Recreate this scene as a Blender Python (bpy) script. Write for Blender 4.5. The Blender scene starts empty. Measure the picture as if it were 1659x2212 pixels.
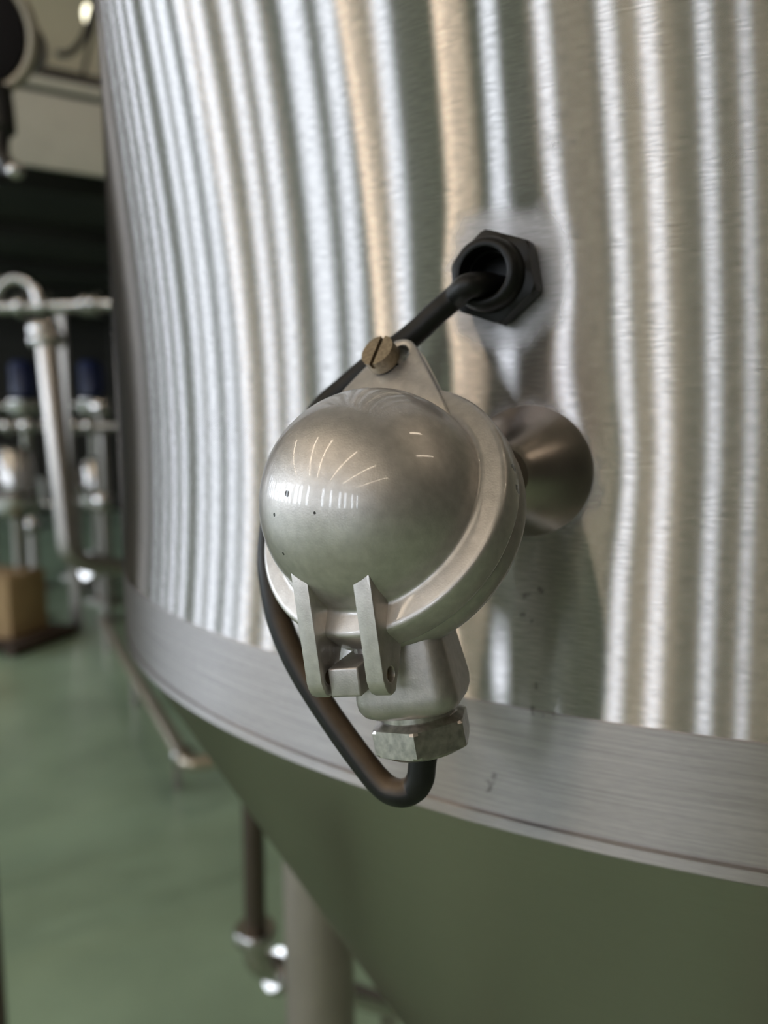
import bpy, bmesh, math, random
from math import sin, cos, pi, radians as rad
from mathutils import Vector, Matrix

sc = bpy.context.scene
COL = sc.collection
random.seed(7)

# ------------------------------------------------------------------ camera
H = 1.25                                   # eye height
FPX, W, HT = 1662.0, 1659, 2212
PITCH, ROLL = 0.1114, -0.0097
CAM = Vector((0, 0, H))


def cam_dir(x, z):                         # camera-plane offsets (x right, z up, depth 1) to a world direction
    c, s = cos(ROLL), sin(ROLL)
    x, z = c * x - s * z, s * x + c * z
    c, s = cos(PITCH), sin(PITCH)
    return Vector((x, c + s * z, -s + c * z))


cd = bpy.data.cameras.new('camera')
cam = bpy.data.objects.new('camera', cd)
COL.objects.link(cam)
fwd = cam_dir(0, 0).normalized()
right = (cam_dir(1, 0) - cam_dir(0, 0)).normalized()
up = right.cross(fwd)
cam.matrix_world = Matrix(((right.x, up.x, -fwd.x, 0), (right.y, up.y, -fwd.y, 0), (right.z, up.z, -fwd.z, H), (0, 0, 0, 1)))
cd.sensor_fit = 'VERTICAL'
cd.sensor_height = 34.6
cd.sensor_width = 34.6 * W / HT
cd.lens = 34.6 * FPX / HT
cd.clip_start = 0.01
cd.clip_end = 100
cd.dof.use_dof = True
cd.dof.focus_distance = 0.176
cd.dof.aperture_fstop = 8.6
sc.camera = cam

# ------------------------------------------------------------------ world, exposure
wd = bpy.data.worlds.new('world')
sc.world = wd
wd.use_nodes = True
wd.node_tree.nodes['Background'].inputs[0].default_value = (0.75, 0.82, 0.9, 1)
wd.node_tree.nodes['Background'].inputs[1].default_value = 0.3
sc.view_settings.view_transform = 'Standard'
sc.view_settings.look = 'None'
sc.view_settings.gamma = 1
sc.view_settings.use_curve_mapping = False
sc.view_settings.exposure = -0.95
WINDOW_GLOW = 27.0
TUBE_GLOW = 34.0
sc.cycles.max_bounces = 8
sc.cycles.glossy_bounces = 6
sc.cycles.diffuse_bounces = 4
sc.cycles.caustics_reflective = False
sc.cycles.caustics_refractive = False
sc.cycles.sample_clamp_indirect = 6


def at(px, py, y):                         # point on the photograph's line of sight at forward distance y
    d = cam_dir((px - W / 2) / FPX, -(py - HT / 2) / FPX)
    return CAM + d * (y / d.y)


def at_z(px, py, z):
    d = cam_dir((px - W / 2) / FPX, -(py - HT / 2) / FPX)
    return CAM + d * ((z - H) / d.z)


# ------------------------------------------------------------------ materials
def mat(name, color, rough=0.5, metal=0.0, spec=0.5, noise=0.0, nscale=8.0, color2=None, bump=0.0, bscale=200.0, coat=0.0, coat_rough=0.1,
        bdist=0.0005, nstretch=(1, 1, 1), emit=None, estr=0.0, sharp=(0.35, 0.65)):
    m = bpy.data.materials.new(name)
    m.use_nodes = True
    nt = m.node_tree
    b = nt.nodes['Principled BSDF']
    b.inputs['Base Color'].default_value = (*color, 1)
    b.inputs['Roughness'].default_value = rough
    b.inputs['Metallic'].default_value = metal
    b.inputs['Specular IOR Level'].default_value = spec
    b.inputs['Coat Weight'].default_value = coat
    b.inputs['Coat Roughness'].default_value = coat_rough
    tc = nt.nodes.new('ShaderNodeTexCoord')
    mp = nt.nodes.new('ShaderNodeMapping')
    mp.inputs['Scale'].default_value = nstretch
    nt.links.new(tc.outputs['Object'], mp.inputs[0])
    if noise or color2:
        n = nt.nodes.new('ShaderNodeTexNoise')
        n.inputs['Scale'].default_value = nscale
        n.inputs['Detail'].default_value = 5
        nt.links.new(mp.outputs[0], n.inputs['Vector'])
        r = nt.nodes.new('ShaderNodeValToRGB')
        r.color_ramp.elements[0].position, r.color_ramp.elements[1].position = sharp
        c2 = color2 or tuple(min(1, c * (1 + noise)) for c in color)
        c1 = color if color2 else tuple(c * (1 - noise) for c in color)
        r.color_ramp.elements[0].color = (*c1, 1)
        r.color_ramp.elements[1].color = (*c2, 1)
        nt.links.new(n.outputs['Fac'], r.inputs[0])
        nt.links.new(r.outputs[0], b.inputs['Base Color'])
    if bump:
        n2 = nt.nodes.new('ShaderNodeTexNoise')
        n2.inputs['Scale'].default_value = bscale
        n2.inputs['Detail'].default_value = 3
        nt.links.new(mp.outputs[0], n2.inputs['Vector'])
        bp = nt.nodes.new('ShaderNodeBump')
        bp.inputs['Strength'].default_value = bump
        bp.inputs['Distance'].default_value = bdist
        nt.links.new(n2.outputs['Fac'], bp.inputs['Height'])
        nt.links.new(bp.outputs[0], b.inputs['Normal'])
    if emit:
        b.inputs['Emission Color'].default_value = (*emit, 1)
        b.inputs['Emission Strength'].default_value = estr
    return m


def nmath(nt, op, a=None, b=None, clamp=False):
    n = nt.nodes.new('ShaderNodeMath')
    n.operation = op
    n.use_clamp = clamp
    for i, v in enumerate((a, b)):
        if v is None:
            continue
        if isinstance(v, (int, float)):
            n.inputs[i].default_value = v
        else:
            nt.links.new(v, n.inputs[i])
    return n.outputs[0]


def brushed(name, color, ah, av, iso, iso_rough, speckle=0.18, line=0.0, spots=(), wob=0.25, marks=(), iso_tone=1.0):
    """Steel brushed round the vessel: ah / av are the lobe widths along and across the brush lines; iso mixes in an even lobe;
    spots are (x, y, z, radius) of hand-polished places where the brush direction is lost."""
    m = bpy.data.materials.new(name)
    m.use_nodes = True
    nt = m.node_tree
    nt.nodes.remove(nt.nodes['Principled BSDF'])
    out = nt.nodes['Material Output']
    uv = nt.nodes.new('ShaderNodeUVMap')
    uv.uv_map = 'uv'
    mp = nt.nodes.new('ShaderNodeMapping')
    mp.inputs['Scale'].default_value = (190, 1500, 1)
    nt.links.new(uv.outputs[0], mp.inputs[0])
    n = nt.nodes.new('ShaderNodeTexNoise')
    n.inputs['Scale'].default_value = 1.0
    n.inputs['Detail'].default_value = 3
    nt.links.new(mp.outputs[0], n.inputs['Vector'])
    mp2 = nt.nodes.new('ShaderNodeMapping')
    mp2.inputs['Scale'].default_value = (14, 900, 1)
    nt.links.new(uv.outputs[0], mp2.inputs[0])
    n2 = nt.nodes.new('ShaderNodeTexNoise')
    n2.inputs['Scale'].default_value = 1.0
    n2.inputs['Detail'].default_value = 3
    nt.links.new(mp2.outputs[0], n2.inputs['Vector'])
    k = nmath(nt, 'ADD', nmath(nt, 'MULTIPLY', nmath(nt, 'SUBTRACT', n.outputs['Fac'], 0.5), speckle * 4),
              nmath(nt, 'MULTIPLY', nmath(nt, 'SUBTRACT', n2.outputs['Fac'], 0.5), line * 4))
    k = nmath(nt, 'ADD', k, 1.0)
    if marks:                              # small dirty smudges
        geo = nt.nodes.new('ShaderNodeNewGeometry')
        wn = nt.nodes.new('ShaderNodeTexNoise')
        wn.inputs['Scale'].default_value = 420
        nt.links.new(geo.outputs['Position'], wn.inputs['Vector'])
        jag = nmath(nt, 'MULTIPLY', nmath(nt, 'SUBTRACT', wn.outputs['Fac'], 0.5), 0.006)
        dirt = None
        for p, r in marks:
            d = nt.nodes.new('ShaderNodeVectorMath')
            d.operation = 'DISTANCE'
            nt.links.new(geo.outputs['Position'], d.inputs[0])
            d.inputs[1].default_value = p
            e = nmath(nt, 'MULTIPLY', nmath(nt, 'SUBTRACT', r, nmath(nt, 'ADD', d.outputs['Value'], jag)), 1 / r, clamp=True)
            dirt = e if dirt is None else nmath(nt, 'MAXIMUM', dirt, e)
        k = nmath(nt, 'MULTIPLY', k, nmath(nt, 'SUBTRACT', 1.0, nmath(nt, 'MULTIPLY', dirt, 0.45)))
    cm = nt.nodes.new('ShaderNodeVectorMath')
    cm.operation = 'SCALE'
    cm.inputs[0].default_value = color
    nt.links.new(k, cm.inputs['Scale'])
    bp = nt.nodes.new('ShaderNodeBump')
    bp.inputs['Strength'].default_value = wob
    bp.inputs['Distance'].default_value = 0.00006
    nt.links.new(n.outputs['Fac'], bp.inputs['Height'])
    tg = nt.nodes.new('ShaderNodeTangent')
    tg.direction_type = 'RADIAL'
    tg.axis = 'Z'
    g = nt.nodes.new('ShaderNodeBsdfAnisotropic')
    g.distribution = 'BECKMANN'
    base = math.sqrt(ah * av)
    g.inputs['Roughness'].default_value = math.sqrt(base)
    g.inputs['Anisotropy'].default_value = 1 - math.sqrt(ah / av)
    g.inputs['Rotation'].default_value = 0.0
    nt.links.new(cm.outputs[0], g.inputs['Color'])
    nt.links.new(bp.outputs[0], g.inputs['Normal'])
    nt.links.new(tg.outputs[0], g.inputs['Tangent'])
    gi = nt.nodes.new('ShaderNodeBsdfAnisotropic')
    gi.distribution = 'GGX'
    gi.inputs['Roughness'].default_value = iso_rough
    gi.inputs['Anisotropy'].default_value = 0
    dk = nt.nodes.new('ShaderNodeVectorMath')
    dk.operation = 'SCALE'
    dk.inputs['Scale'].default_value = iso_tone
    nt.links.new(cm.outputs[0], dk.inputs[0])
    nt.links.new(dk.outputs[0], gi.inputs['Color'])
    fac = None
    if spots:
        geo = nt.nodes.new('ShaderNodeNewGeometry')
        wn = nt.nodes.new('ShaderNodeTexNoise')
        wn.inputs['Scale'].default_value = 70
        wn.inputs['Detail'].default_value = 3
        nt.links.new(geo.outputs['Position'], wn.inputs['Vector'])
        jag = nmath(nt, 'MULTIPLY', nmath(nt, 'SUBTRACT', wn.outputs['Fac'], 0.5), 0.016)
        for x, y, z, r in spots:
            d = nt.nodes.new('ShaderNodeVectorMath')
            d.operation = 'DISTANCE'
            nt.links.new(geo.outputs['Position'], d.inputs[0])
            d.inputs[1].default_value = (x, y, z)
            dd = nmath(nt, 'ADD', d.outputs['Value'], jag)
            e = nmath(nt, 'MULTIPLY', nmath(nt, 'SUBTRACT', r, dd), 1 / 0.006, clamp=True)
            fac = e if fac is None else nmath(nt, 'MAXIMUM', fac, e)
        fac = nmath(nt, 'MAXIMUM', nmath(nt, 'MULTIPLY', fac, 0.7), iso)
    mx = nt.nodes.new('ShaderNodeMixShader')
    if fac is None:
        mx.inputs[0].default_value = iso
    else:
        nt.links.new(fac, mx.inputs[0])
    nt.links.new(g.outputs[0], mx.inputs[1])
    nt.links.new(gi.outputs[0], mx.inputs[2])
    nt.links.new(mx.outputs[0], out.inputs['Surface'])
    return m


# ------------------------------------------------------------------ mesh helpers
def finish(name, bm, m, parent=None, smooth=True, angle=40, loc=None):
    bmesh.ops.remove_doubles(bm, verts=bm.verts, dist=1e-6)
    bmesh.ops.recalc_face_normals(bm, faces=bm.faces)
    me = bpy.data.meshes.new(name)
    bm.to_mesh(me)
    bm.free()
    if smooth:
        me.polygons.foreach_set('use_smooth', [True] * len(me.polygons))
        me.set_sharp_from_angle(angle=rad(angle))
    o = bpy.data.objects.new(name, me)
    COL.objects.link(o)
    if m:
        me.materials.append(m)
    if parent:
        o.parent = parent
    if loc is not None:
        o.location = loc
    return o


def thing(name, label, cat, loc=(0, 0, 0), group=None):
    o = bpy.data.objects.new(name, None)
    o.empty_display_size = 0.05
    COL.objects.link(o)
    o.location = loc
    return tag(o, label, cat, group)


def tag(o, label, cat, group=None):
    o['label'] = label
    o['category'] = cat
    if group:
        o['group'] = group
    return o


def struct(o):
    o['kind'] = 'structure'
    return o


def lathe(bm, prof, seg=48, M=None, cap0=False, cap1=False, angles=None):
    """Revolve (r, z) pairs about z; M places the result."""
    M = M or Matrix.Identity(4)
    angles = angles or [2 * pi * i / seg for i in range(seg)]
    rings = []
    for r, z in prof:
        if r < 1e-7:
            rings.append([bm.verts.new(M @ Vector((0, 0, z)))])
        else:
            rings.append([bm.verts.new(M @ Vector((r * cos(a), r * sin(a), z))) for a in angles])
    for A, B in zip(rings, rings[1:]):
        n = max(len(A), len(B))
        if len(A) == 1 and len(B) == 1:
            continue
        for i in range(n):
            j = (i + 1) % n
            if len(A) == 1:
                bm.faces.new((A[0], B[j], B[i]))
            elif len(B) == 1:
                bm.faces.new((A[i], A[j], B[0]))
            else:
                bm.faces.new((A[i], A[j], B[j], B[i]))
    if cap0 and len(rings[0]) > 2:
        bm.faces.new(rings[0])
    if cap1 and len(rings[-1]) > 2:
        bm.faces.new(rings[-1])
    return bm


def box(bm, c, s, M=None, bevel=0.0, seg=2):
    M = M or Matrix.Identity(4)
    t = bmesh.new()
    bmesh.ops.create_cube(t, size=1)
    for v in t.verts:
        v.co = Vector((v.co.x * s[0] + c[0], v.co.y * s[1] + c[1], v.co.z * s[2] + c[2]))
    if bevel:
        bmesh.ops.bevel(t, geom=t.edges[:], offset=bevel, segments=seg, profile=0.5, affect='EDGES')
    add(bm, t, M)
    return bm


def add(bm, t, M):
    vs = {v: bm.verts.new(M @ v.co) for v in t.verts}
    for f in t.faces:
        bm.faces.new([vs[v] for v in f.verts])
    t.free()


def prism(bm, poly, axis, a0, a1, M=None, bevel=0.0, seg=2):
    """Extrude a polygon; axis 0: poly is (y, z) extruded in x; axis 2: poly is (x, y) extruded in z."""
    M = M or Matrix.Identity(4)
    t = bmesh.new()

    def mk(p, a):
        return (a, p[0], p[1]) if axis == 0 else ((p[0], a, p[1]) if axis == 1 else (p[0], p[1], a))
    A = [t.verts.new(mk(p, a0)) for p in poly]
    B = [t.verts.new(mk(p, a1)) for p in poly]
    t.faces.new(A)
    t.faces.new(B[::-1])
    for i in range(len(poly)):
        j = (i + 1) % len(poly)
        t.faces.new((A[i], B[i], B[j], A[j]))
    if bevel:
        es = [e for e in t.edges if e.calc_face_angle(0) > rad(25)]
        bmesh.ops.recalc_face_normals(t, faces=t.faces)
        bmesh.ops.bevel(t, geom=es, offset=bevel, segments=seg, profile=0.5, affect='EDGES', clamp_overlap=True)
    add(bm, t, M)
    return bm


def spline(pts, n=10):
    P = [Vector(p) for p in pts]
    P = [2 * P[0] - P[1]] + P + [2 * P[-1] - P[-2]]
    out = []
    for i in range(1, len(P) - 2):
        p0, p1, p2, p3 = P[i - 1:i + 3]
        for k in range(n):
            t = k / n
            out.append(0.5 * ((2 * p1) + (p2 - p0) * t + (2 * p0 - 5 * p1 + 4 * p2 - p3) * t * t + (3 * p1 - p0 - 3 * p2 + p3) * t ** 3))
    out.append(P[-2])
    return out


def tube(bm, pts, r, seg=16, caps=True):
    pts = [Vector(p) for p in pts]
    ref = None
    rings = []
    for i, p in enumerate(pts):
        t = (pts[min(i + 1, len(pts) - 1)] - pts[max(i - 1, 0)]).normalized()
        if ref is None:
            ref = Vector((0, 0, 1)) if abs(t.z) < 0.9 else Vector((1, 0, 0))
        a = (ref - t * ref.dot(t)).normalized()
        ref = a
        b = t.cross(a)
        rr = r[i] if isinstance(r, (list, tuple)) else r
        rings.append([bm.verts.new(p + (a * cos(2 * pi * k / seg) + b * sin(2 * pi * k / seg)) * rr) for k in range(seg)])
    for A, B in zip(rings, rings[1:]):
        for k in range(seg):
            j = (k + 1) % seg
            bm.faces.new((A[k], A[j], B[j], B[k]))
    if caps:
        bm.faces.new(rings[0][::-1])
        bm.faces.new(rings[-1])
    return bm


def bend(pts, rb, n=6):
    """Round the corners of a polyline with radius rb."""
    P = [Vector(p) for p in pts]
    out = [P[0]]
    for a, b, c in zip(P, P[1:], P[2:]):
        u, v = (a - b).normalized(), (c - b).normalized()
        ang = u.angle(v)
        d = min(rb / math.tan(ang / 2), (a - b).length * .49, (c - b).length * .49)
        s, e = b + u * d, b + v * d
        for i in range(n + 1):
            t = i / n
            out.append(s * (1 - t) ** 2 + b * 2 * t * (1 - t) + e * t * t)
    out.append(P[-1])
    return out


def frame(o, x, y, z):
    return Matrix(((x.x, y.x, z.x, o.x), (x.y, y.y, z.y, o.y), (x.z, y.z, z.z, o.z), (0, 0, 0, 1)))


def along(o, d, up=Vector((0, 0, 1))):     # frame whose z runs along d
    z = Vector(d).normalized()
    x = up.cross(z)
    if x.length < 1e-4:
        x = Vector((1, 0, 0)).cross(z)
    x.normalize()
    return frame(Vector(o), x, z.cross(x), z)


# ------------------------------------------------------------------ the hall
E1 = Vector((-0.8212, -0.5707, 0))         # towards the window wall
E2 = Vector((-0.5707, 0.8212, 0))          # down the hall, away from the camera
HALL = frame(Vector((0, 0, 0)), E1, E2, Vector((0, 0, 1)))
A0, A1, B0, B1, CEIL = -6.0, 9.0, -9.5, 16.0, 4.55

M_cream = mat('cream_plaster', (0.62, 0.58, 0.44), 0.8, noise=0.06, nscale=2)
M_drab = mat('drab_plaster', (0.20, 0.175, 0.145), 0.8, noise=0.06, nscale=2)
M_floor = mat('green_epoxy', (0.355, 0.485, 0.345), 0.28, noise=0.22, nscale=1.6, bump=0.15, bscale=9, bdist=0.01)
M_dark = mat('under_deck_shade', (0.028, 0.025, 0.02), 0.7, noise=0.25, nscale=1.5, nstretch=(1, 1, 6))  # shade under the mezzanine is put into this near-black colour
M_ceil = mat('cream_ceiling_sheet', (0.26, 0.23, 0.19), 0.8, noise=0.05, nscale=1)
M_glow = mat('frosted_daylight_pane', (0.8, 0.85, 0.9), 0.4, emit=(0.81, 0.89, 1.0), estr=WINDOW_GLOW)
M_wframe = mat('grey_window_frame', (0.25, 0.25, 0.25), 0.5)
M_tube = mat('warm_lamp_diffuser', (0.9, 0.9, 0.8), 0.4, emit=(1.0, 0.82, 0.63), estr=TUBE_GLOW)
M_lampbody = mat('white_lamp_body', (0.7, 0.7, 0.68), 0.5)
M_white = mat('white_painted_steel', (0.66, 0.63, 0.56), 0.5, noise=0.05, nscale=6)
M_steel = mat('polished_stainless', (0.55, 0.525, 0.50), 0.2, 1.0, noise=0.05, nscale=30)
M_steeld = mat('dull_stainless', (0.42, 0.39, 0.36), 0.33, 1.0, noise=0.08, nscale=20)
M_black = mat('black_rubber', (0.012, 0.012, 0.012), 0.45, noise=0.2, nscale=60)
M_navy = mat('navy_motor_paint', (0.01, 0.018, 0.07), 0.4)
M_board = mat('corrugated_cardboard', (0.40, 0.27, 0.14), 0.85, noise=0.1, nscale=5)
M_pallet = mat('dark_pallet_wood', (0.05, 0.03, 0.018), 0.8, noise=0.2, nscale=9)
M_rail = mat('dark_rail_steel', (.022, .019, .017), .4, .2)
M_brown = mat('brown_painted_post', (0.075, 0.055, 0.042), 0.5, noise=0.1, nscale=8)


def slab(name, c, s, m, holes=None):
    bm = bmesh.new()
    box(bm, c, s, HALL)
    return struct(finish(name, bm, m, smooth=False))


slab('floor', ((A0 + A1) / 2, (B0 + B1) / 2, -0.05), (A1 - A0 + .2, B1 - B0 + .2, 0.1), M_floor)
slab('ceiling', ((A0 + A1) / 2, (B0 + B1) / 2, CEIL + 0.05), (A1 - A0 + .2, B1 - B0 + .2, 0.1), M_ceil)
slab('wall_right', (A0 - 0.1, (B0 + B1) / 2, CEIL / 2), (0.2, B1 - B0, CEIL), M_drab)
slab('wall_front', ((A0 + A1) / 2, B0 - 0.1, CEIL / 2), (A1 - A0 + .4, 0.2, CEIL), M_drab)
# window wall: tall narrow windows in pairs, each a real opening with a frosted pane in it
WZ0, WZ1 = 1.45, 4.0
AZ = [(-16.4, 1.3), (-21.2, 1.9), (-28.2, 2.3), (-33.6, 2.3), (-42.8, 2.5), (-51.4, 2.8), (-68.4, 2.8), (-77.0, 2.9), (-82.7, 4.0),
      (-90.0, 2.7), (-94.6, 2.4), (-100.6, 2.4), (-104.2, 2.5), (-108.6, 2.7), (-112.2, 2.2)]
M_block = mat('grey_block_wall', (0.13, 0.125, 0.12), 0.8, noise=0.08, nscale=2)
WIN = [0]


def window_wall(name, spans, place, w0, w1):
    """A wall pierced by windows; place(s, n, z) puts a point s along the wall, n behind its face, at height z."""
    def bx(bm, a, b, n0, n1, z0, z1):
        vs = [bm.verts.new(place(s, n, z)) for z in (z0, z1) for s, n in ((a, n0), (b, n0), (b, n1), (a, n1))]
        for f in ((0, 1, 2, 3), (4, 5, 6, 7), (0, 1, 5, 4), (1, 2, 6, 5), (2, 3, 7, 6), (3, 0, 4, 7)):
            bm.faces.new([vs[k] for k in f])
    bm = bmesh.new()
    edges = [w0] + [v for q in spans for v in q] + [w1]
    for a, b in zip(edges[0::2], edges[1::2]):
        bx(bm, a, b, 0, .2, 0, CEIL)
    for a, b in spans:
        bx(bm, a, b, 0, .2, 0, WZ0)
        bx(bm, a, b, 0, .2, WZ1, CEIL)
    struct(finish(name, bm, M_block, smooth=False))
    t = 0.03
    zm = (WZ0 + WZ1) / 2
    for a, b in spans:
        WIN[0] += 1
        bm = bmesh.new()
        for p0, p1, z0, z1 in ((a, a + t, WZ0, WZ1), (b - t, b, WZ0, WZ1), (a + t, b - t, WZ0, WZ0 + t), (a + t, b - t, WZ1 - t, WZ1), (a + t, b - t, zm - t / 2, zm + t / 2)):
            bx(bm, p0, p1, .03, .09, z0, z1)
        fr = struct(finish('window_%d' % WIN[0], bm, M_wframe, smooth=False))
        for z0, z1 in ((WZ0 + t, zm - t / 2), (zm + t / 2, WZ1 - t)):
            bm = bmesh.new()
            bx(bm, a + t, b - t, .055, .065, z0, z1)
            finish('pane', bm, M_glow, fr, smooth=False)


def spans_for(azs, dist, az0, sign):
    out = []
    for a, w in azs:
        p = sorted((sign * dist * math.tan(rad(a + w / 2 - az0)), sign * dist * math.tan(rad(a - w / 2 - az0))))
        out.append(tuple(p))
    return sorted(out)


azl = math.degrees(math.atan2(E1.x, -E1.y))
azb = math.degrees(math.atan2(E2.x, -E2.y))
window_wall('wall_left', spans_for(AZ, A1, azl, -1), lambda q, n, z: HALL @ Vector((A1 + n, q, z)), B0 - .2, B1 + .2)
AZB = [(-117.3, 1.8), (-121.0, 1.5), (-124.6, 1.0), (-128.4, 0.7)]
window_wall('wall_back', spans_for(AZB, B1, azb, 1), lambda q, n, z: HALL @ Vector((q, B1 + n, z)), A0 - .2, A1)

# rows of warm strip lamps under the ceiling
for row, b in enumerate((4.6, 2.0, 0.85, -0.97, -2.8, -5.0)):
    for k in range(4 if row in (1, 3, 4) else 3):
        a0 = (1.8 + k * 1.62) if k < 3 else -2.7
        c = HALL @ Vector((a0 + .75, b, CEIL - .19))
        L = thing('ceiling_lamp', 'long warm strip lamp under the cream hall ceiling', 'lamp', c, 'warm strip lamps in rows under the ceiling')
        Mx = Matrix.Translation(-c) @ HALL
        bm = bmesh.new()
        box(bm, (a0 + .75, b, CEIL - .15), (1.5, .18, .055), Mx, .01)
        for e in (.3, 1.2):
            box(bm, (a0 + e, b, CEIL - .06), (.02, .02, .121), Mx)
        finish('lamp_housing', bm, M_lampbody, L)
        bm = bmesh.new()
        box(bm, (a0 + .75, b, CEIL - .19), (1.46, .10, .03), Mx, .008)
        finish('diffuser', bm, M_tube, L)

# ------------------------------------------------------------------ the big vessel
R = 0.45
AX, AY = 0.5788 * R, 1.392 * R
ZW, ZR, ZT = H - 0.1966 * R, H - 0.2894 * R, 2.55


def on_shell(px, py, r=R):
    d = cam_dir((px - W / 2) / FPX, -(py - HT / 2) / FPX)
    a, b, c = d.x ** 2 + d.y ** 2, -2 * (d.x * AX + d.y * AY), AX ** 2 + AY ** 2 - r * r
    return CAM + d * ((-b - math.sqrt(b * b - 4 * a * c)) / (2 * a))


def shell_normal(p):
    return Vector((p.x - AX, p.y - AY, 0)).normalized()


P_gland = on_shell(1083, 606)
P_boss = on_shell(1139, 1018)
tank = thing('fermentation_tank', 'large brushed stainless tank with cone bottom, carrying the silver lamp', 'tank', (AX, AY, 0))
TM = Matrix.Translation(Vector((-AX, -AY, 0)))
M_shell = brushed('brushed_stainless_shell', (0.58, 0.55, 0.54), 0.0065, 0.8, 0.05, 0.5, speckle=0.2, line=0.05, wob=0.05, iso_tone=0.62,
                  spots=((*(P_gland + Vector((.001, 0, .002))), 0.0235), (*P_boss, 0.0225), (*on_shell(1200, 306), .0052)),
                  marks=[(on_shell(x, y), r) for x, y, r in ((1135, 1285, .0016), (1165, 1268, .0012), (1128, 1330, .0012), (1150, 1340, .0010), (1158, 1485, .0012), (1150, 1530, .0014), (1120, 1535, .001))])
M_band = brushed('ground_weld_band', (0.40, 0.37, 0.36), 0.07, 0.6, 0.3, 0.45, speckle=0.08, line=0.16, wob=0.2, marks=[(on_shell(x, y), r) for x, y, r in ((1062, 1690, .0013), (1068, 1676, .0012), (1056, 1704, .0010), (1172, 1542, .0012), (1150, 1536, .0012), (1195, 1545, .001))])
M_cone = brushed('mill_finish_cone', (0.48, 0.455, 0.42), 0.06, 0.25, 0.4, 0.22, speckle=0.02, line=0.02, wob=0.05)

# angles: fine where the camera looks along the shell
front = math.atan2(-AY, -AX)
angs, a = [], 0.0
while a < 2 * pi - 1e-6:
    angs.append(a)
    d = abs((a - front + pi) % (2 * pi) - pi)
    a += rad(0.4) if d < rad(75) else rad(3)
angs = [x for x in angs if x < 2 * pi - rad(0.2)]


TH_BOSS = math.atan2(P_boss.y - AY, P_boss.x - AX)


def dimple(p):
    d = 0
    for c, s, amp in ((P_gland, 0.016, 0.00035), (P_boss, 0.02, 0.00045)):
        d += amp * math.exp(-((p - c).length / s) ** 2)
    # added deformation above eye height right of the boss, leaning the reflected stripes
    arc = ((math.atan2(p.y - AY, p.x - AX) - TH_BOSS + pi) % (2 * pi) - pi) * R + .022
    h = max(0.0, p.z - (H - .012))
    if arc > 0 and h > 0:
        k = arc - .03 * (1 - math.exp(-arc / .03))
        d += .042 * min(1.2, (h / .14) ** 1.5) * min(k, .16)
    return d


def vessel_part(name, prof, m, dim=False):
    bm = bmesh.new()
    rings = []
    for r, z in prof:
        row = []
        for t in angs:
            p = Vector((AX + r * cos(t), AY + r * sin(t), z))
            rr = r - (dimple(p) if dim else 0)
            row.append(bm.verts.new((rr * cos(t), rr * sin(t), z)))
        rings.append(row)
    uvl = bm.loops.layers.uv.new('uv')
    n = len(angs)
    s = 0
    for q in range(len(prof) - 1):
        ds = math.hypot(prof[q + 1][0] - prof[q][0], prof[q + 1][1] - prof[q][1])
        for i in range(n):
            j = (i + 1) % n
            f = bm.faces.new((rings[q][i], rings[q][j], rings[q + 1][j], rings[q + 1][i]))
            t0, t1 = angs[i] * R, (angs[j] if j else 2 * pi) * R
            for lp, co in zip(f.loops, ((t0, s), (t1, s), (t1, s + ds), (t0, s + ds))):
                lp[uvl].uv = co
        s += ds
    return finish(name, bm, m, tank, angle=35)


zs, z = [], ZW
while z < ZT:
    zs.append(z)
    z += 0.004 if z < H + .25 else 0.06
zs.append(ZT)
vessel_part('shell', [(R, z) for z in zs], M_shell, True)
vessel_part('lower_band', [(R - .0005, ZW + .001), (R + .0004, ZW), (R + .0004, ZR + .0062), (R - .0006, ZR + .0056), (R - .0006, ZR + .0050), (R + .0008, ZR + .0044),
                           (R + .0010, ZR + .0008), (R + .0004, ZR), (R - .0016, ZR - .0002)], M_band)
hc = (R - .03) / math.tan(rad(30))
vessel_part('cone', [(R - .0016 - (R - .03) * t, ZR - .0002 - hc * t) for t in [i / 24 for i in range(25)]], M_cone)
bm = bmesh.new()
lathe(bm, [(R, ZT - .001), (R * .97, ZT + .05), (R * .8, ZT + .11), (R * .5, ZT + .16), (0, ZT + .18)], 64)
finish('top_dish', bm, M_steel, tank)
bm = bmesh.new()
za = ZR - hc
lathe(bm, [(.0285, za + .01), (.0285, za - .03), (.045, za - .03), (.045, za - .045), (.02, za - .045), (0, za - .045)], 32)
finish('outlet', bm, M_steel, tank)
# legs
dv = cam_dir((690 - W / 2) / FPX, -(2050 - HT / 2) / FPX)
q = dv.x / dv.y
rl = 0.375
aa, bb, cc = q * q + 1, -2 * (q * AX + AY), AX ** 2 + AY ** 2 - rl ** 2
yl = (-bb + math.sqrt(bb * bb - 4 * aa * cc)) / (2 * aa)
th0 = math.atan2(yl - AY, q * yl - AX)
M_leg = mat('leg_tube_steel', (0.42, 0.37, 0.33), 0.5, 0.85, noise=0.06, nscale=20)
for k in range(3):
    t = th0 + k * 2 * pi / 3
    bm = bmesh.new()
    lathe(bm, [(0, 0), (.06, 0), (.06, .012), (.038, .013), (.038, ZR - (R - rl) / .577 + .05), (0, ZR - (R - rl) / .577 + .05)], 32, Matrix.Translation((rl * cos(t), rl * sin(t), 0)))
    finish('leg', bm, M_leg, tank)
# conical boss welded on the shell
nb = shell_normal(P_boss)
MB = TM @ along(P_boss, nb)
bm = bmesh.new()
lathe(bm, [(.0200, -.003), (.0197, .0006), (.0192, .0020), (.0096, .0218), (.0080, .0232), (.0, .0232)], 64, MB)
M_boss = mat('turned_boss_steel', (0.36, 0.32, 0.29), 0.34, 1.0, noise=0.10, nscale=90, bump=0.2, bscale=500, bdist=.0001)
finish('boss', bm, M_boss, tank)

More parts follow.
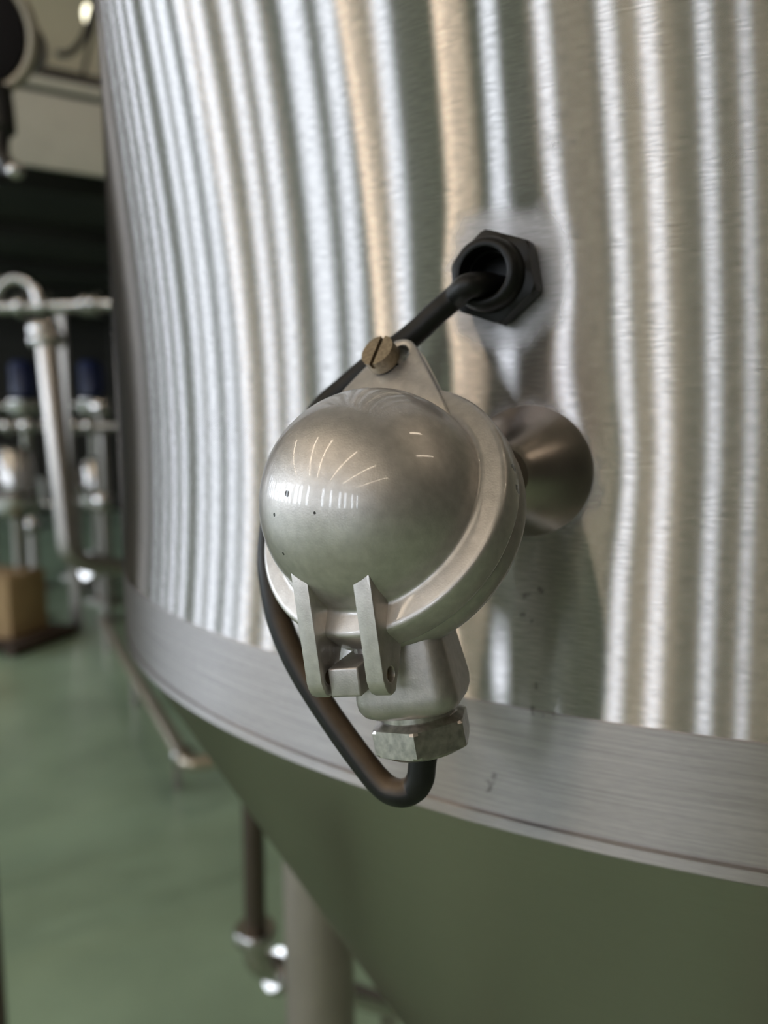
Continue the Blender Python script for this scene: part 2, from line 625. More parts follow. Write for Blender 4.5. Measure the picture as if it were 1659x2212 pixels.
def hex_nut(ap, z0, z1, hole, rc, n=72, ch=.085, both=True):
    """Hexagon nut from z0 to z1 with turned (chamfered) corners; ap is half the width across flats."""
    t = bmesh.new()
    h = (z1 - z0)
    rows = [(z0, .87 * ap, 1), (z0 + h * ch, rc, 1), (z0 + h * .2, 99, 0), (z1 - h * .2, 99, 0)]
    rows += [(z1 - h * ch, rc, 1), (z1, .87 * ap, 1)]
    rings = []
    for z_, lim, _ in rows:
        row = []
        for i in range(n):
            a_ = 2 * pi * i / n
            rh = ap / cos((a_ + pi / 6) % (pi / 3) - pi / 6)
            r_ = min(rh, lim)
            row.append(t.verts.new((r_ * cos(a_), r_ * sin(a_), z_)))
        rings.append(row)
    for r_, z_ in ((hole, z1), ):
        rings.append([t.verts.new((r_ * cos(2 * pi * i / n), r_ * sin(2 * pi * i / n), z_)) for i in range(n)])
    rings.append([t.verts.new((hole * cos(2 * pi * i / n), hole * sin(2 * pi * i / n), z0)) for i in range(n)])
    rings.append(rings[0])
    for A_, B_ in zip(rings, rings[1:]):
        for i in range(n):
            j = (i + 1) % n
            t.faces.new((A_[i], A_[j], B_[j], B_[i]))
    return t


# ------------------------------------------------------------------ cable gland in the shell
ng = shell_normal(P_gland)
gl = thing('cable_gland', 'black plastic hexagonal cable gland screwed into the tank above the lamp', 'cable gland', P_gland)
MG = Matrix.Translation(-P_gland) @ along(P_gland, ng)
M_blk = mat('black_polyamide', (0.006, 0.0055, 0.005), 0.42, spec=0.3, noise=0.3, nscale=220, bump=0.1, bscale=900, bdist=.0002)
bm = bmesh.new()
add(bm, hex_nut(.0121, .0002, .0086, .0066, .0133), MG @ Matrix.Rotation(rad(10), 4, 'Z'))
finish('hex_nut', bm, M_blk, gl, angle=22)
bm = bmesh.new()
lathe(bm, [(.0106, .0084), (.0104, .0120), (.0100, .0136), (.0092, .0146), (.0080, .0149), (.0073, .0146), (.0070, .0138), (.0068, .0002), (.0, .0002)], 48, MG)
finish('dome_cap', bm, M_blk, gl)

# ------------------------------------------------------------------ the lamp
Cc = CAM + Vector((-0.0021741, 0.1912162, -0.0192895))
AA, PS, TL = rad(29.5), rad(11.0), rad(34.0)
fv = Vector((-sin(AA), -cos(AA), 0))
vv = Vector((cos(AA), -sin(AA), 0))
LZ = cos(PS) * Vector((0, 0, 1)) - sin(PS) * vv
LX = cos(PS) * vv + sin(PS) * Vector((0, 0, 1))
LY = -fv
LN = cos(TL) * fv + sin(TL) * LZ
LU = cos(TL) * LZ + sin(TL) * LY
MM = 0.001
S = Matrix.Diagonal((MM, MM, MM, 1))
ML = frame(Vector((0, 0, 0)), LX, LY, LZ) @ S            # lamp axes, millimetres, about the flange centre
MF = frame(Vector((0, 0, 0)), LX, LU, LN) @ S            # flange axes: x right, y up the flange, z out of the dome
lamp = thing('inspection_lamp', 'silver domed inspection lamp hinged at the bottom, mounted on the brushed tank', 'lamp', Cc)


def silver(name, color, rough, chips=(), coat=0.22, grain=0.5):
    m = mat(name, color, rough, 0.9, noise=0.10, nscale=420, bump=grain, bscale=2200, bdist=.00008, coat=coat, coat_rough=0.06, sharp=(.3, .7))
    if chips:
        nt = m.node_tree
        b = nt.nodes['Principled BSDF']
        src = b.inputs['Base Color'].links[0].from_socket
        tc = nt.nodes.new('ShaderNodeTexCoord')
        fac = None
        nz = nt.nodes.new('ShaderNodeTexNoise')
        nz.inputs['Scale'].default_value = 900
        nt.links.new(tc.outputs['Object'], nz.inputs['Vector'])
        for p, r in chips:
            d = nt.nodes.new('ShaderNodeVectorMath')
            d.operation = 'DISTANCE'
            nt.links.new(tc.outputs['Object'], d.inputs[0])
            d.inputs[1].default_value = p
            e = nmath(nt, 'LESS_THAN', nmath(nt, 'ADD', d.outputs['Value'], nmath(nt, 'MULTIPLY', nmath(nt, 'SUBTRACT', nz.outputs['Fac'], .5), r * 1.6)), r)
            fac = e if fac is None else nmath(nt, 'MAXIMUM', fac, e)
        mx = nt.nodes.new('ShaderNodeMix')
        mx.data_type = 'RGBA'
        nt.links.new(fac, mx.inputs[0])
        nt.links.new(src, mx.inputs[6])
        mx.inputs[7].default_value = (0.05, 0.045, 0.04, 1)
        nt.links.new(mx.outputs[2], b.inputs['Base Color'])
    return m


def dome_point(px, py, r=0.0287):
    d = cam_dir((px - W / 2) / FPX, -(py - HT / 2) / FPX)
    o = CAM - Cc
    a, b, c = d.dot(d), 2 * d.dot(o), o.dot(o) - r * r
    return CAM + d * ((-b - math.sqrt(max(0, b * b - 4 * a * c))) / (2 * a)) - Cc


chips = [(dome_point(620, 1066), .0007), (dome_point(592, 1111), .0005), (dome_point(680, 1108), .00035), (dome_point(612, 1196), .0004)]
chips += [(tuple(LX * .0354 + LU * .006 - LN * .004), .0012), (tuple(LX * .0355 + LU * .001 - LN * .0058), .0011)]
M_silver = silver('silver_lamp_paint', (0.56, 0.525, 0.49), 0.46, chips, coat=0.7, grain=0.5)
M_silver2 = silver('silver_cast_housing', (0.47, 0.435, 0.41), 0.45, coat=0.12)
M_nut = mat('nickel_plated_nut', (0.50, 0.465, 0.44), 0.32, 1.0, noise=0.22, nscale=500, bump=0.1, bscale=900, bdist=.0001)
M_brass = mat('dull_bronze_screw', (0.30, 0.245, 0.175), 0.42, 0.9, noise=0.2, nscale=900, bump=0.3, bscale=2500, bdist=.00006)

# hinged cover: hemisphere, flange ring and the slotted tab as one casting
bm = bmesh.new()
prof = [(0, 28.7)]
for i in range(1, 40):
    t = rad(90 - 90 * i / 40)
    prof.append((28.7 * cos(t), 28.7 * sin(t)))
prof = [p for p in prof if p[1] > 2.2] + [(28.75, 1.7), (29.0, 1.2), (29.5, .85), (30.3, .7), (33.6, .25), (34.5, .0), (35.0, -.5), (35.25, -1.3), (35.6, -6.6), (35.3, -7.4), (34.7, -7.8), (30, -7.8), (0, -7.8)]
lathe(bm, prof, 128, MF)
cover = finish('cover', bm, M_silver, lamp, angle=50)

def plate(outline, hole, z0, z1, bevel):
    """A flat plate with one hole through it, edges rounded."""
    t = bmesh.new()
    es = []
    for loop in (outline, hole):
        vs = [t.verts.new((x, y, z0)) for x, y in loop]
        es += [t.edges.new((vs[i], vs[(i + 1) % len(vs)])) for i in range(len(vs))]
    bmesh.ops.triangle_fill(t, use_beauty=True, edges=es)
    g = bmesh.ops.extrude_face_region(t, geom=t.faces[:])
    for v in g['geom']:
        if isinstance(v, bmesh.types.BMVert):
            v.co.z = z1
    bmesh.ops.recalc_face_normals(t, faces=t.faces)
    bmesh.ops.bevel(t, geom=[e for e in t.edges if e.calc_face_angle(0) > rad(60)], offset=bevel, segments=2, profile=.5, affect='EDGES')
    return t


def circle(cx, cy, r, n=20):
    return [(cx + r * cos(2 * pi * i / n), cy + r * sin(2 * pi * i / n)) for i in range(n)]


# tab at the top of the cover
bm = bmesh.new()
outl = [(-18, 20.5), (-20.5, 27), (-19, 34.8), (-15.2, 39.6)] + [(.2 + 6.7 * cos(rad(136 - 106 * i / 10)), 45.2 + 6.7 * sin(rad(136 - 106 * i / 10))) for i in range(11)] + [(14.6, 31.5), (20.5, 19.5)]
add(bm, plate(outl, circle(1.0, 46.0, 3.5), -5.0, 1.8, .5), MF)
finish('slotted_tab', bm, M_silver, cover, angle=45)

# hinge arms, upright plates standing out from the cover
skew = -0.045
ARM = [(-12.0, -8.0), (-22.9, -8.0), (-22.9, -38.6), (-22.5, -40.2), (-21.6, -41.8), (-20.0, -42.7), (-18.2, -42.3), (-17.0, -40.4), (-14.4, -36.0), (-12.2, -31.5), (-12.0, -27.0)]
for x0, x1 in ((-12.4, -8.0), (4.2, 8.8)):
    bm = bmesh.new()
    t = plate(ARM, circle(-19.3, -38.1, 1.7, 18), x0, x1, .35)
    for v in t.verts:                      # plate drawn in (y, z), thickness along x; slight lean of the casting
        y_, z_, x_ = v.co
        v.co = (x_ + skew * (-15 - z_), y_, z_)
    add(bm, t, ML)
    finish('hinge_arm', bm, M_silver, cover, angle=35)
    bm = bmesh.new()
    a_, b_ = (x0 + .3, x1 - 1.6) if x0 > 0 else (x0 + 1.6, x1 - .3)
    lathe(bm, [(0, a_), (1.55, a_), (1.55, b_), (0, b_)], 18, ML @ Matrix.Translation((skew * 23.1, -19.3, -38.1)) @ Matrix.Rotation(rad(90), 4, 'Y'))
    finish('hinge_pin', bm, M_brass, cover)

# housing: back ring, bowl, cable socket and hinge lug
bm = bmesh.new()
lathe(bm, [(0, -8.0), (33, -8.0), (34.1, -8.3), (34.6, -8.9), (34.7, -13.0), (34.2, -14.6), (32.8, -16.0), (30.8, -18.0), (28.0, -21), (22.0, -24), (12, -25.5), (0, -26)], 96, MF)
house = finish('housing', bm, M_silver2, lamp, angle=50)


def rsq(cx, cy, z, h, rc, n=6):            # rounded square ring
    pts = []
    for qx, qy, a0 in ((1, 1, 0), (-1, 1, 90), (-1, -1, 180), (1, -1, 270)):
        for i in range(n + 1):
            t = rad(a0 + 90 * i / n)
            pts.append((cx + qx * (h - rc) + rc * cos(t), cy + qy * (h - rc) + rc * sin(t), z))
    return pts


bm = bmesh.new()
SX, SY = 1.8, 0.0
rows = [rsq(SX, SY, -20, 10.2, 4), rsq(SX, SY, -34, 11.2, 4.4), rsq(SX, SY, -46.4, 12.6, 5.0), rsq(SX, SY, -48.8, 12.5, 5.4), rsq(SX, SY, -50.6, 11.8, 6), rsq(SX, SY, -51.5, 10.7, 6.6),
        rsq(SX, SY, -51.9, 9.8, 8)]
rv = [[bm.verts.new(ML @ (Matrix.Translation((SX, SY, 0)) @ Matrix.Rotation(rad(13), 4, 'Z') @ Matrix.Translation((-SX, -SY, 0)) @ Vector(p))) for p in r] for r in rows]
for A_, B_ in zip(rv, rv[1:]):
    for i in range(len(A_)):
        j = (i + 1) % len(A_)
        bm.faces.new((A_[i], A_[j], B_[j], B_[i]))
bm.faces.new(rv[0])
bm.faces.new(rv[-1])
finish('socket', bm, M_silver2, house, angle=50)
bm = bmesh.new()
t = bmesh.new()
box(t, (-3.2, -13.6, -39.2), (8.4, 14.6, 6.9), None, .6, 3)
for v in t.verts:
    v.co.x += skew * (-15 - v.co.z)
    if v.co.y > -14:
        v.co.z += (v.co.y + 14) * .25
add(bm, t, ML)
finish('hinge_lug', bm, M_silver2, house, angle=40)

# cable nut under the socket
bm = bmesh.new()
MN = ML @ Matrix.Translation((SX, SY, 0)) @ Matrix.Rotation(rad(20), 4, 'Z')
lathe(bm, [(9.4, -51.6), (9.6, -52.0), (9.6, -53.2), (10.0, -53.6)], 40, MN)
t = hex_nut(11.2, -62.2, -53.4, 4.3, 12.25, ch=.13)
add(bm, t, MN)
finish('cable_nut', bm, M_nut, lamp, angle=22)

# clamp screw through the tab
bm = bmesh.new()
MS = MF @ Matrix.Translation((-2.6, 45.1, 0)) @ Matrix.Rotation(rad(-14), 4, 'Z')
rs = 4.9
for sgn in (1, -1):                        # two half heads leave the driver slot between them
    poly = []
    hw = 0.62
    a0 = math.asin(hw / rs)
    for i in range(25):
        a_ = a0 + (pi - 2 * a0) * i / 24
        poly.append((sgn * rs * sin(a_), rs * cos(a_)))
    t = bmesh.new()
    prism(t, poly, 2, 4.9, 6.7, None, .35, 2)
    add(bm, t, MS)
lathe(bm, [(0, 4.9), (4.9, 4.9), (4.9, 2.4), (4.6, 2.1), (2.5, 2.1)], 48, MS)
scr = finish('clamp_screw', bm, M_brass, lamp, angle=40)
bm = bmesh.new()
lathe(bm, [(2.2, 2.2)] + [(2.0 if i % 2 else 2.2, 2.0 - i * .35) for i in range(22)] + [(0, -6.0)], 24, MS)
finish('thread', bm, M_black, scr)

# pivot stem between the boss and the housing
bm = bmesh.new()
pa = P_boss + nb * .0234 - Cc
pb = LX * .012 + LY * .022 - LZ * .004
tube(bm, [pa, pa + nb * .003] + spline([pa + nb * .005, pa.lerp(pb, .6), pb], 4), .0040, 24)
finish('pivot_stem', bm, M_steeld, lamp)

# ------------------------------------------------------------------ the cable
ne = Cc + ML @ Vector((SX, SY, -61.8))
nx = Cc + ML @ Vector((SX, SY, -66.0))
pts = [ne, at(912, 1650, .1852), at(908, 1681, .1857), at(893, 1704, .187), at(864, 1713, .188), at(828, 1697, .191), at(780, 1640, .195), at(712, 1545, .201), at(650, 1447, .207),
       at(610, 1360, .212), at(590, 1280, .216), at(582, 1200, .220), at(594, 1100, .225), at(630, 985, .229), at(690, 890, .231), at(748, 836, .231), at(818, 778, .230),
       at(890, 725, .2295), at(944, 675, .2285), at(982, 643, .2275), P_gland + ng * .0175 + Vector((-.003, 0, -.0042)), P_gland + ng * .012 + Vector((-.0005, 0, -.0030)), P_gland + ng * .006 + Vector((0, 0, -.0026)), P_gland + ng * .0010 + Vector((0, 0, -.0022))]
bm = bmesh.new()
tube(bm, spline(pts, 10), .00355, 24)
M_cable = mat('dusty_black_cable', (0.007, 0.0065, 0.006), 0.45, spec=0.35, bump=.15, bscale=1500, bdist=.00008)
nt = M_cable.node_tree                     # settled brown dust on the upper side of the slack loop
geo = nt.nodes.new('ShaderNodeNewGeometry')
sx = nt.nodes.new('ShaderNodeSeparateXYZ')
nt.links.new(geo.outputs['Normal'], sx.inputs[0])
nz = nt.nodes.new('ShaderNodeTexNoise')
nz.inputs['Scale'].default_value = 120
nz.inputs['Detail'].default_value = 4
nt.links.new(geo.outputs['Position'], nz.inputs['Vector'])
px_ = nt.nodes.new('ShaderNodeSeparateXYZ')
nt.links.new(geo.outputs['Position'], px_.inputs[0])
low = nmath(nt, 'MULTIPLY', nmath(nt, 'SUBTRACT', H - .035, px_.outputs['Z']), 60, clamp=True)
dust = nmath(nt, 'MULTIPLY', nmath(nt, 'MULTIPLY', nmath(nt, 'ADD', sx.outputs['Z'], -.12), 1.8, clamp=True), low)
dust = nmath(nt, 'MULTIPLY', dust, nmath(nt, 'ADD', nz.outputs['Fac'], .25), clamp=True)
mx = nt.nodes.new('ShaderNodeMix')
mx.data_type = 'RGBA'
nt.links.new(dust, mx.inputs[0])
mx.inputs[6].default_value = (0.007, 0.0065, 0.006, 1)
mx.inputs[7].default_value = (0.17, 0.115, 0.07, 1)
nt.links.new(mx.outputs[2], nt.nodes['Principled BSDF'].inputs['Base Color'])
tag(finish('power_cable', bm, M_cable), 'black rubber cable looping from the lamp nut up to the gland', 'cable')

# ------------------------------------------------------------------ neighbouring vessel at the left edge
NV = Vector((-1.25, 1.75, 0))
nt_ = thing('filter_vessel', 'slim stainless vessel at the left edge with a round dark manway', 'vessel', NV)
bm = bmesh.new()
lathe(bm, [(.03, .60), (.25, .85), (.252, 1.6), (.25, 2.7), (.2, 2.78), (0, 2.82)], 48)
finish('shell', bm, M_steeld, nt_)
for k in range(3):
    bm = bmesh.new()
    t = rad(200 + 120 * k)
    tube(bm, [(.22 * cos(t), .22 * sin(t), 0), (.22 * cos(t), .22 * sin(t), .86)], .025, 16)
    finish('leg', bm, M_steeld, nt_)
mc = at(-52, 66, 1.16) - NV
md = (Vector((.10, -1, -.25))).normalized()
hd = Vector((mc.x, mc.y, 0)).normalized()
bm = bmesh.new()
tube(bm, spline([Vector((hd.x * .24, hd.y * .24, mc.z)), Vector((hd.x * .32, hd.y * .32, mc.z)), mc - md * .16, mc - md * .06, mc - md * .012], 5), .036, 24)
finish('neck', bm, M_steeld, nt_)
bm = bmesh.new()
MW = along(mc, md)
lathe(bm, [(0, .012), (.05, .012), (.068, .008), (.070, -.01), (0, -.01)], 40, MW)
finish('manway_cover', bm, mat('dark_manway_rubber', (.014, .011, .012), .7, spec=.15), nt_)
bm = bmesh.new()
ringp = [MW @ Vector((.077 * cos(2 * pi * i / 40), .077 * sin(2 * pi * i / 40), 0)) for i in range(41)]
tube(bm, ringp, .0085, 12, caps=False)
finish('clamp_ring', bm, mat('cream_clamp_ring', (.40, .34, .26), .4, .5), nt_)
bm = bmesh.new()
hp = [at(-8, 190, 1.16), at(2, 270, 1.16), at(2, 330, 1.15), at(26, 372, 1.14)]
tube(bm, spline([p - NV for p in hp], 6), [.02] * 8 + [.012] * 11, 14)
finish('clamp_handle', bm, M_rail, nt_)
bm = bmesh.new()
bmesh.ops.create_uvsphere(bm, u_segments=20, v_segments=12, radius=.012, matrix=Matrix.Translation(at(34, 368, 1.135) - NV))
finish('knob', bm, M_steel, nt_)

# ------------------------------------------------------------------ mezzanine edge, rail, lamp on it
b0, b1 = at_z(20, 350, 2.56), at_z(300, 392, 2.56)
bd = (b1 - b0)
bd.z = 0
bdir = bd.normalized()
bn = Vector((-bdir.y, bdir.x, 0))
s0, s1 = b0 - bdir * 1.2, b1 + bdir * 1.6
MZ = frame(s0, bdir, bn, Vector((0, 0, 1)))
LZn = (s1 - s0).length
mz = thing('mezzanine_platform', 'white painted mezzanine edge beam with top flange over the dark bay', 'platform', s0)
MZl = Matrix.Translation(-s0) @ MZ
bm = bmesh.new()
box(bm, (LZn / 2, .012, .19), (LZn, .024, .38), MZl, .004)
finish('beam_web', bm, M_white, mz)
bm = bmesh.new()
box(bm, (LZn / 2, .008, .404), (LZn, .08, .052), MZl, .012)
finish('top_flange', bm, M_white, mz)
bm = bmesh.new()
box(bm, (LZn / 2, .062, .47), (LZn, .03, .078), MZl)
finish('toe_board', bm, M_rail, mz, smooth=False)
bm = bmesh.new()
box(bm, (LZn / 2, -.004, .368), (LZn, .008, .016), MZl)
finish('dark_strip', bm, M_rail, mz, smooth=False)  # dark line on the web just below the flange
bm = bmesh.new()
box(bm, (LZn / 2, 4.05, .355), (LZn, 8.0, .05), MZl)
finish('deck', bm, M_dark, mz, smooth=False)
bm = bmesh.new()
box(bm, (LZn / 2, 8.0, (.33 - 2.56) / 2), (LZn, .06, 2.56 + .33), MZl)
finish('dark_backdrop', bm, M_dark, mz, smooth=False)  # added panel, a dark backdrop closing the bay under the deck
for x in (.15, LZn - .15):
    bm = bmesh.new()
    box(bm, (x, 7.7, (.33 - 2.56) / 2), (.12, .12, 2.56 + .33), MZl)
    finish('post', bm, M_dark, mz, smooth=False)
bm = bmesh.new()
box(bm, (LZn / 2, .5, .381 + .62), (LZn, .05, 1.24), MZl)
finish('cream_partition', bm, M_cream, mz, smooth=False)
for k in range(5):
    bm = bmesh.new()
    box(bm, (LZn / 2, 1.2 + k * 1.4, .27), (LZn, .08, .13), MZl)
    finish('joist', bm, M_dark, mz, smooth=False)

# rail with a bent end
rl_ = thing('guard_rail', 'dark bent tube rail end standing above the white mezzanine beam', 'rail', at_z(178, 168, 3.0))
o = Vector(rl_.location)
yy = o.y
bm = bmesh.new()
rp = [at(214, -60, yy), at(207, -5, yy), at(196, 35, yy), at(183, 75, yy), at(163, 105, yy), at(143, 117, yy), at(124, 116, yy)]
tube(bm, spline([p - o for p in rp], 6), .016, 14)
finish('bent_tube', bm, M_rail, rl_)
bm = bmesh.new()
tube(bm, [at(178, 168, yy) - o + Vector((0, 0, .002)), at(200, 65, yy) - o, at(212, -60, yy) - o], .010, 12)
finish('upright', bm, M_rail, rl_)
lc = at(190, 32, yy + .12)
wl = thing('bulkhead_lamp', 'small glowing warm white lamp on the mezzanine rail, top left', 'lamp', lc)
bm = bmesh.new()
bmesh.ops.create_uvsphere(bm, u_segments=20, v_segments=12, radius=1, matrix=Matrix.Diagonal((.024, .03, .052, 1)))
finish('diffuser', bm, mat('lit_opal_glass', (.9, .9, .8), .4, emit=(1, .93, .68), estr=6), wl)
bm = bmesh.new()
lathe(bm, [(0, .05), (.012, .05), (.012, .075), (.004, .08), (.004, .4), (0, .4)], 16)
finish('lamp_stem', bm, M_rail, wl)

# ------------------------------------------------------------------ pipes in the background
def pipe(name, label, pts, r, rb, m=M_steel, ends=True, cat='pipe'):
    o = Vector(pts[0])
    t = thing(name, label, cat, o)
    bm = bmesh.new()
    tube(bm, bend([Vector(p) - o for p in pts], rb), r, 18)
    finish('tube', bm, m, t)
    return t, o


def ferrule(t, o, p, d, r, m=M_steel, name='ferrule'):
    bm = bmesh.new()
    lathe(bm, [(0, -.5 * r), (1.45 * r, -.5 * r), (1.6 * r, -.25 * r), (1.6 * r, .25 * r), (1.45 * r, .5 * r), (0, .5 * r)], 24, along(Vector(p) - o, d))
    return finish(name, bm, m, t)


# tall steel pipe leaning across the bay, elbow at its foot, run going behind the tank
D = 4.3
p_top, p_bot = at(101, 735, D), at(151, 1212, D - .15)
p_r = at(420, 1246, D + .5)
t, o = pipe('steel_pipe', 'tall leaning stainless pipe whose foot bends to the right behind the tank', [p_top, p_bot, p_r], .055, .14, M_steeld)
ferrule(t, o, p_top, p_bot - p_top, .06)
bm = bmesh.new()
bmesh.ops.create_uvsphere(bm, u_segments=20, v_segments=12, radius=.085, matrix=Matrix.Translation(at(95, 712, D) - o))
finish('cap', bm, M_steel, t)
ferrule(t, o, at(196, 1224, D), p_r - p_bot, .052)
bm = bmesh.new()
bp_ = p_r - o
box(bm, (bp_.x, bp_.y, -(o.z) / 2 + bp_.z / 2 - .02), (.06, .06, p_r.z - .02), None)
finish('support', bm, M_steeld, t)

# polished header across, with a hooped hose at its left end
D = 4.6
t, o = pipe('header_pipe', 'polished horizontal header pipe with clamps below the dark bay', [at(-40, 664, D), at(420, 652, D)], .042, .1, M_steel)
for x in (48, 96, 186, 205):
    ferrule(t, o, at(x, 662 - x * .03, D), Vector((1, 0, 0)), .045)
bm = bmesh.new()
hp = [at(-20, 668, D - .02), at(0, 620, D - .02), at(36, 600, D - .02), at(70, 618, D - .02), at(88, 655, D - .02)]
tube(bm, spline([p - o for p in hp], 6), .035, 14)
finish('bend', bm, M_steel, t)
for x in (120, 400):
    bm = bmesh.new()
    p = at(x, 658, D) - o
    box(bm, (p.x, p.y + .06, (p.z - .02 - o.z) / 2), (.05, .05, o.z + p.z + .02), None)
    finish('stand', bm, M_steeld, t)

# low rail with a bright valve
D = 5.2
t, o = pipe('transfer_pipe', 'horizontal pipe with a bright valve ball behind the leaning pipe', [at(-60, 918, D), at(480, 922, D)], .035, .1, M_steeld)
bm = bmesh.new()
bmesh.ops.create_uvsphere(bm, u_segments=20, v_segments=12, radius=.062, matrix=Matrix.Translation(at(62, 918, D - .05) - o))
finish('valve_body', bm, M_steel, t)
for x in (20, 150, 165, 195):
    ferrule(t, o, at(x, 919, D), Vector((1, 0, 0)), .04)
for x in (-45, 470):
    bm = bmesh.new()
    p = at(x, 920, D) - o
    box(bm, (p.x, p.y + .05, (p.z - o.z) / 2), (.05, .05, o.z + p.z), None)
    finish('stand', bm, M_steeld, t)


def pump(px, py_top, D, motor, lab, s=1.0):
    base = at(px, py_top, D)
    base.z = 0
    z1 = at(px, py_top, D).z
    t = thing('transfer_pump', lab, 'pump', base)
    bm = bmesh.new()
    lathe(bm, [(0, 0), (.13 * s, 0), (.13 * s, .02), (.04 * s, .03), (.04 * s, z1 - .42 * s), (.05 * s, z1 - .40 * s)], 20)
    finish('stand', bm, M_steeld, t)
    bm = bmesh.new()
    lathe(bm, [(0, z1 - .42 * s), (.10 * s, z1 - .41 * s), (.13 * s, z1 - .36 * s), (.13 * s, z1 - .30 * s), (.06 * s, z1 - .27 * s)], 28)
    finish('casing', bm, M_steel, t)
    bm = bmesh.new()
    lathe(bm, [(.06 * s, z1 - .275 * s), (.095 * s, z1 - .26 * s), (.095 * s, z1 - .03 * s), (.07 * s, z1), (0, z1)], 28)
    for k in range(10):
        a_ = 2 * pi * k / 10
        box(bm, (.098 * s, 0, z1 - .15 * s), (.012 * s, .008 * s, .2 * s), Matrix.Rotation(a_, 4, 'Z'))
    finish('motor', bm, motor, t)
    bm = bmesh.new()
    tube(bm, bend([(-.10 * s, -.05, z1 - .34 * s), (-.24 * s, -.05, z1 - .34 * s), (-.24 * s, -.05, z1 - .1 * s)], .06 * s), .028 * s, 14)
    finish('outlet', bm, M_steel, t)
    ferr = bmesh.new()
    lathe(ferr, [(0, -.01), (.05 * s, -.01), (.05 * s, .01), (0, .01)], 20, Matrix.Translation((-.24 * s, -.05, z1 - .1 * s)))
    finish('ferrule', ferr, M_steel, t)
    return t


pump(48, 780, 6.0, M_navy, 'upright pump with navy motor left of the leaning pipe')
pump(196, 780, 6.1, M_navy, 'upright pump with navy motor right of the leaning pipe', 1.0)
pump(30, 965, 5.0, M_steel, 'short all-steel pump at the far left under the horizontal pipe', 1.1)
pump(205, 990, 5.6, M_steel, 'short all-steel pump between the leaning pipe and the tank', .9)
pump(150, 1010, 6.5, M_steel, 'smaller steel pump farther back, seen beside the leaning pipe', .9)


def valve_stand(px, py, D, lab, s=1.0):
    p = at(px, py, D)
    t = thing('valve_stand', lab, 'valve', (p.x, p.y, 0))
    bm = bmesh.new()
    lathe(bm, [(0, 0), (.08, 0), (.08, .015), (.026, .02), (.026, p.z - .06)], 18)
    finish('riser', bm, M_steeld, t)
    bm = bmesh.new()
    lathe(bm, [(0, p.z - .07), (.045 * s, p.z - .06), (.06 * s, p.z - .03), (.06 * s, p.z + .03), (.045 * s, p.z + .06), (0, p.z + .065)], 24)
    finish('valve_body', bm, M_steel, t)
    bm = bmesh.new()
    tube(bm, [(0, 0, p.z), (.16 * s, -.02, p.z + .02)], .012 * s, 10)
    finish('lever', bm, M_black, t)
    return t


valve_stand(70, 1137, 5.6, 'low valve with a lever behind the cardboard box')
valve_stand(165, 1052, 5.9, 'valve on a riser just right of the leaning pipe', 1.2)
valve_stand(222, 1085, 4.9, 'valve on a riser close beside the tank edge', 1.0)
valve_stand(218, 880, 5.4, 'tallest valve riser beside the tank edge under the header pipe', 1.2)

# floor-level cleaning pipe alongside the tank
zf = .16
a_, b_ = at_z(405, 1650, zf), at_z(222, 1338, zf)
c_ = a_ + Vector((.11, .03, 0))
t, o = pipe('floor_pipe', 'slanting beige steel pipe running low over the green floor to an elbow', [c_, a_, b_], .024, .035, mat('warm_steel_tube', (.55, .48, .38), .3, .9))
ferrule(t, o, c_, c_ - a_, .026)
ferrule(t, o, a_ + (b_ - a_).normalized() * .06, b_ - a_, .024)
for f_ in (.08, .5, .95):
    bm = bmesh.new()
    p = a_.lerp(b_, f_) - o
    box(bm, (p.x, p.y, -zf / 2 - .008), (.025, .025, zf - .016), None)
    finish('foot', bm, M_steeld, t)

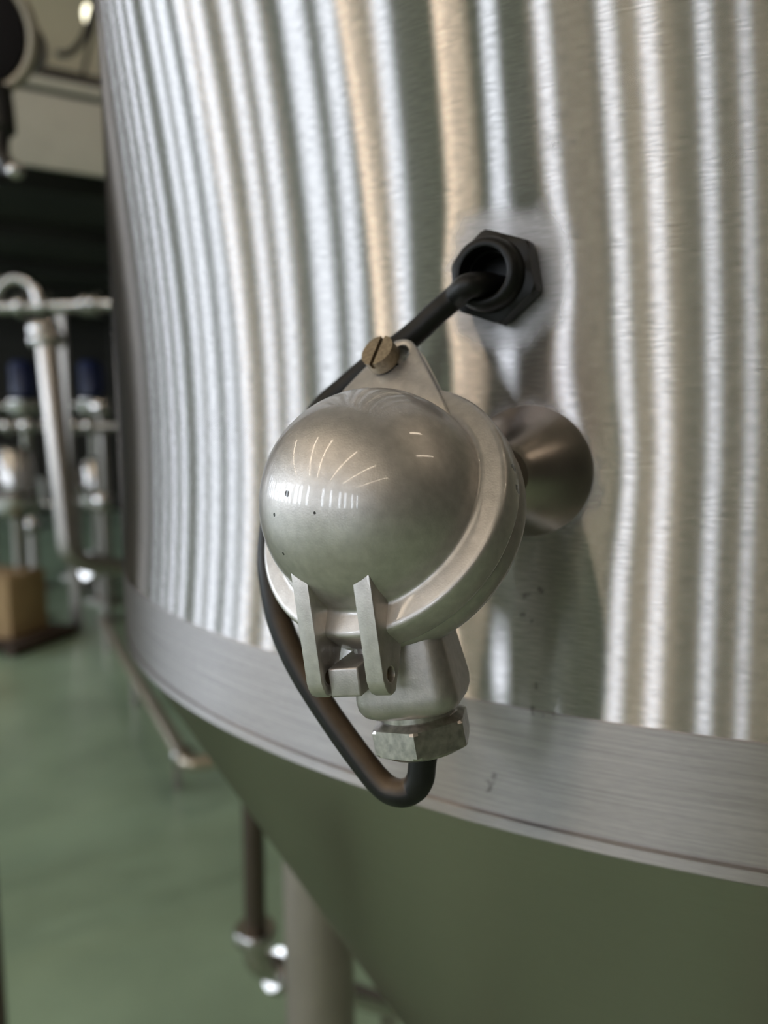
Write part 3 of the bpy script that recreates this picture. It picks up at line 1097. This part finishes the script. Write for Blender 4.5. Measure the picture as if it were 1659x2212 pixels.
# drain pipe under the cone: upright, elbow, run behind the leg
D = 1.12
p0, p1 = at(541, 1500, D), at(553, 2080, D)
p2 = at(840, 2172, D + .12)
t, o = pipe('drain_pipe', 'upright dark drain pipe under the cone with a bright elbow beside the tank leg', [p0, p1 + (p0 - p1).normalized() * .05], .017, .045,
            mat('dark_reflection_tube', (.12, .095, .078), .4, .7))  # dark reflection on the stainless tube is put into its colour
bm = bmesh.new()
tube(bm, bend([p1 + (p0 - p1).normalized() * .05 - o, p1 - o, p1 + (p2 - p1).normalized() * .05 - o], .045), .0205, 18)
finish('elbow', bm, M_steel, t)
bm = bmesh.new()
tube(bm, [p1 + (p2 - p1).normalized() * .05 - o, p2 - o], .019, 18)
finish('outlet_run', bm, M_steel, t)
ferrule(t, o, p1 + (p0 - p1).normalized() * .05, p0 - p1, .0215)
ferrule(t, o, p1 + (p2 - p1).normalized() * .05, p2 - p1, .0215)
bm = bmesh.new()
p = p2 - o
box(bm, (p.x, p.y, p.z / 2 - o.z / 2), (.03, .03, p.z + o.z), None)
finish('foot', bm, M_steeld, t)

# brown post at the lower left corner
pp = at_z(8, 2100, .5)
bm = bmesh.new()
box(bm, (0, 0, .42), (.045, .045, .84), Matrix.Rotation(rad(25), 4, 'Z'), .004)
box(bm, (0, 0, .006), (.14, .14, .012), Matrix.Rotation(rad(25), 4, 'Z'))
tag(finish('steel_post', bm, M_brown, loc=(pp.x - .026, pp.y, 0)), 'dark brown steel post at the lower left edge of the picture', 'post')

# cardboard box on a dark pallet
bp0 = at_z(-10, 1380, .06)
Mb = Matrix.Rotation(rad(-20), 4, 'Z')
bx = thing('cardboard_box', 'brown cardboard box standing on a low pallet on the green floor', 'box', (bp0.x, bp0.y + .15, .0645))
bm = bmesh.new()
box(bm, (0, 0, .18), (.34, .28, .36), Mb, .004)
finish('carton', bm, M_board, bx)
bm = bmesh.new()
box(bm, (0, 0, .361), (.34, .05, .002), Mb)
finish('tape', bm, mat('tan_tape', (.45, .33, .18), .35), bx)
pl = thing('pallet', 'low dark wooden pallet under the cardboard box', 'pallet', (bp0.x, bp0.y + .15, 0))
for k in range(5):
    bm = bmesh.new()
    box(bm, (.05, -.2 + k * .1, .056), (.5, .085, .016), Mb, .002, 1)
    finish('board', bm, M_pallet, pl)
for k in range(3):
    bm = bmesh.new()
    box(bm, (-.15 + k * .2, 0, .024), (.07, .48, .047), Mb, .002, 1)
    finish('bearer', bm, M_pallet, pl)
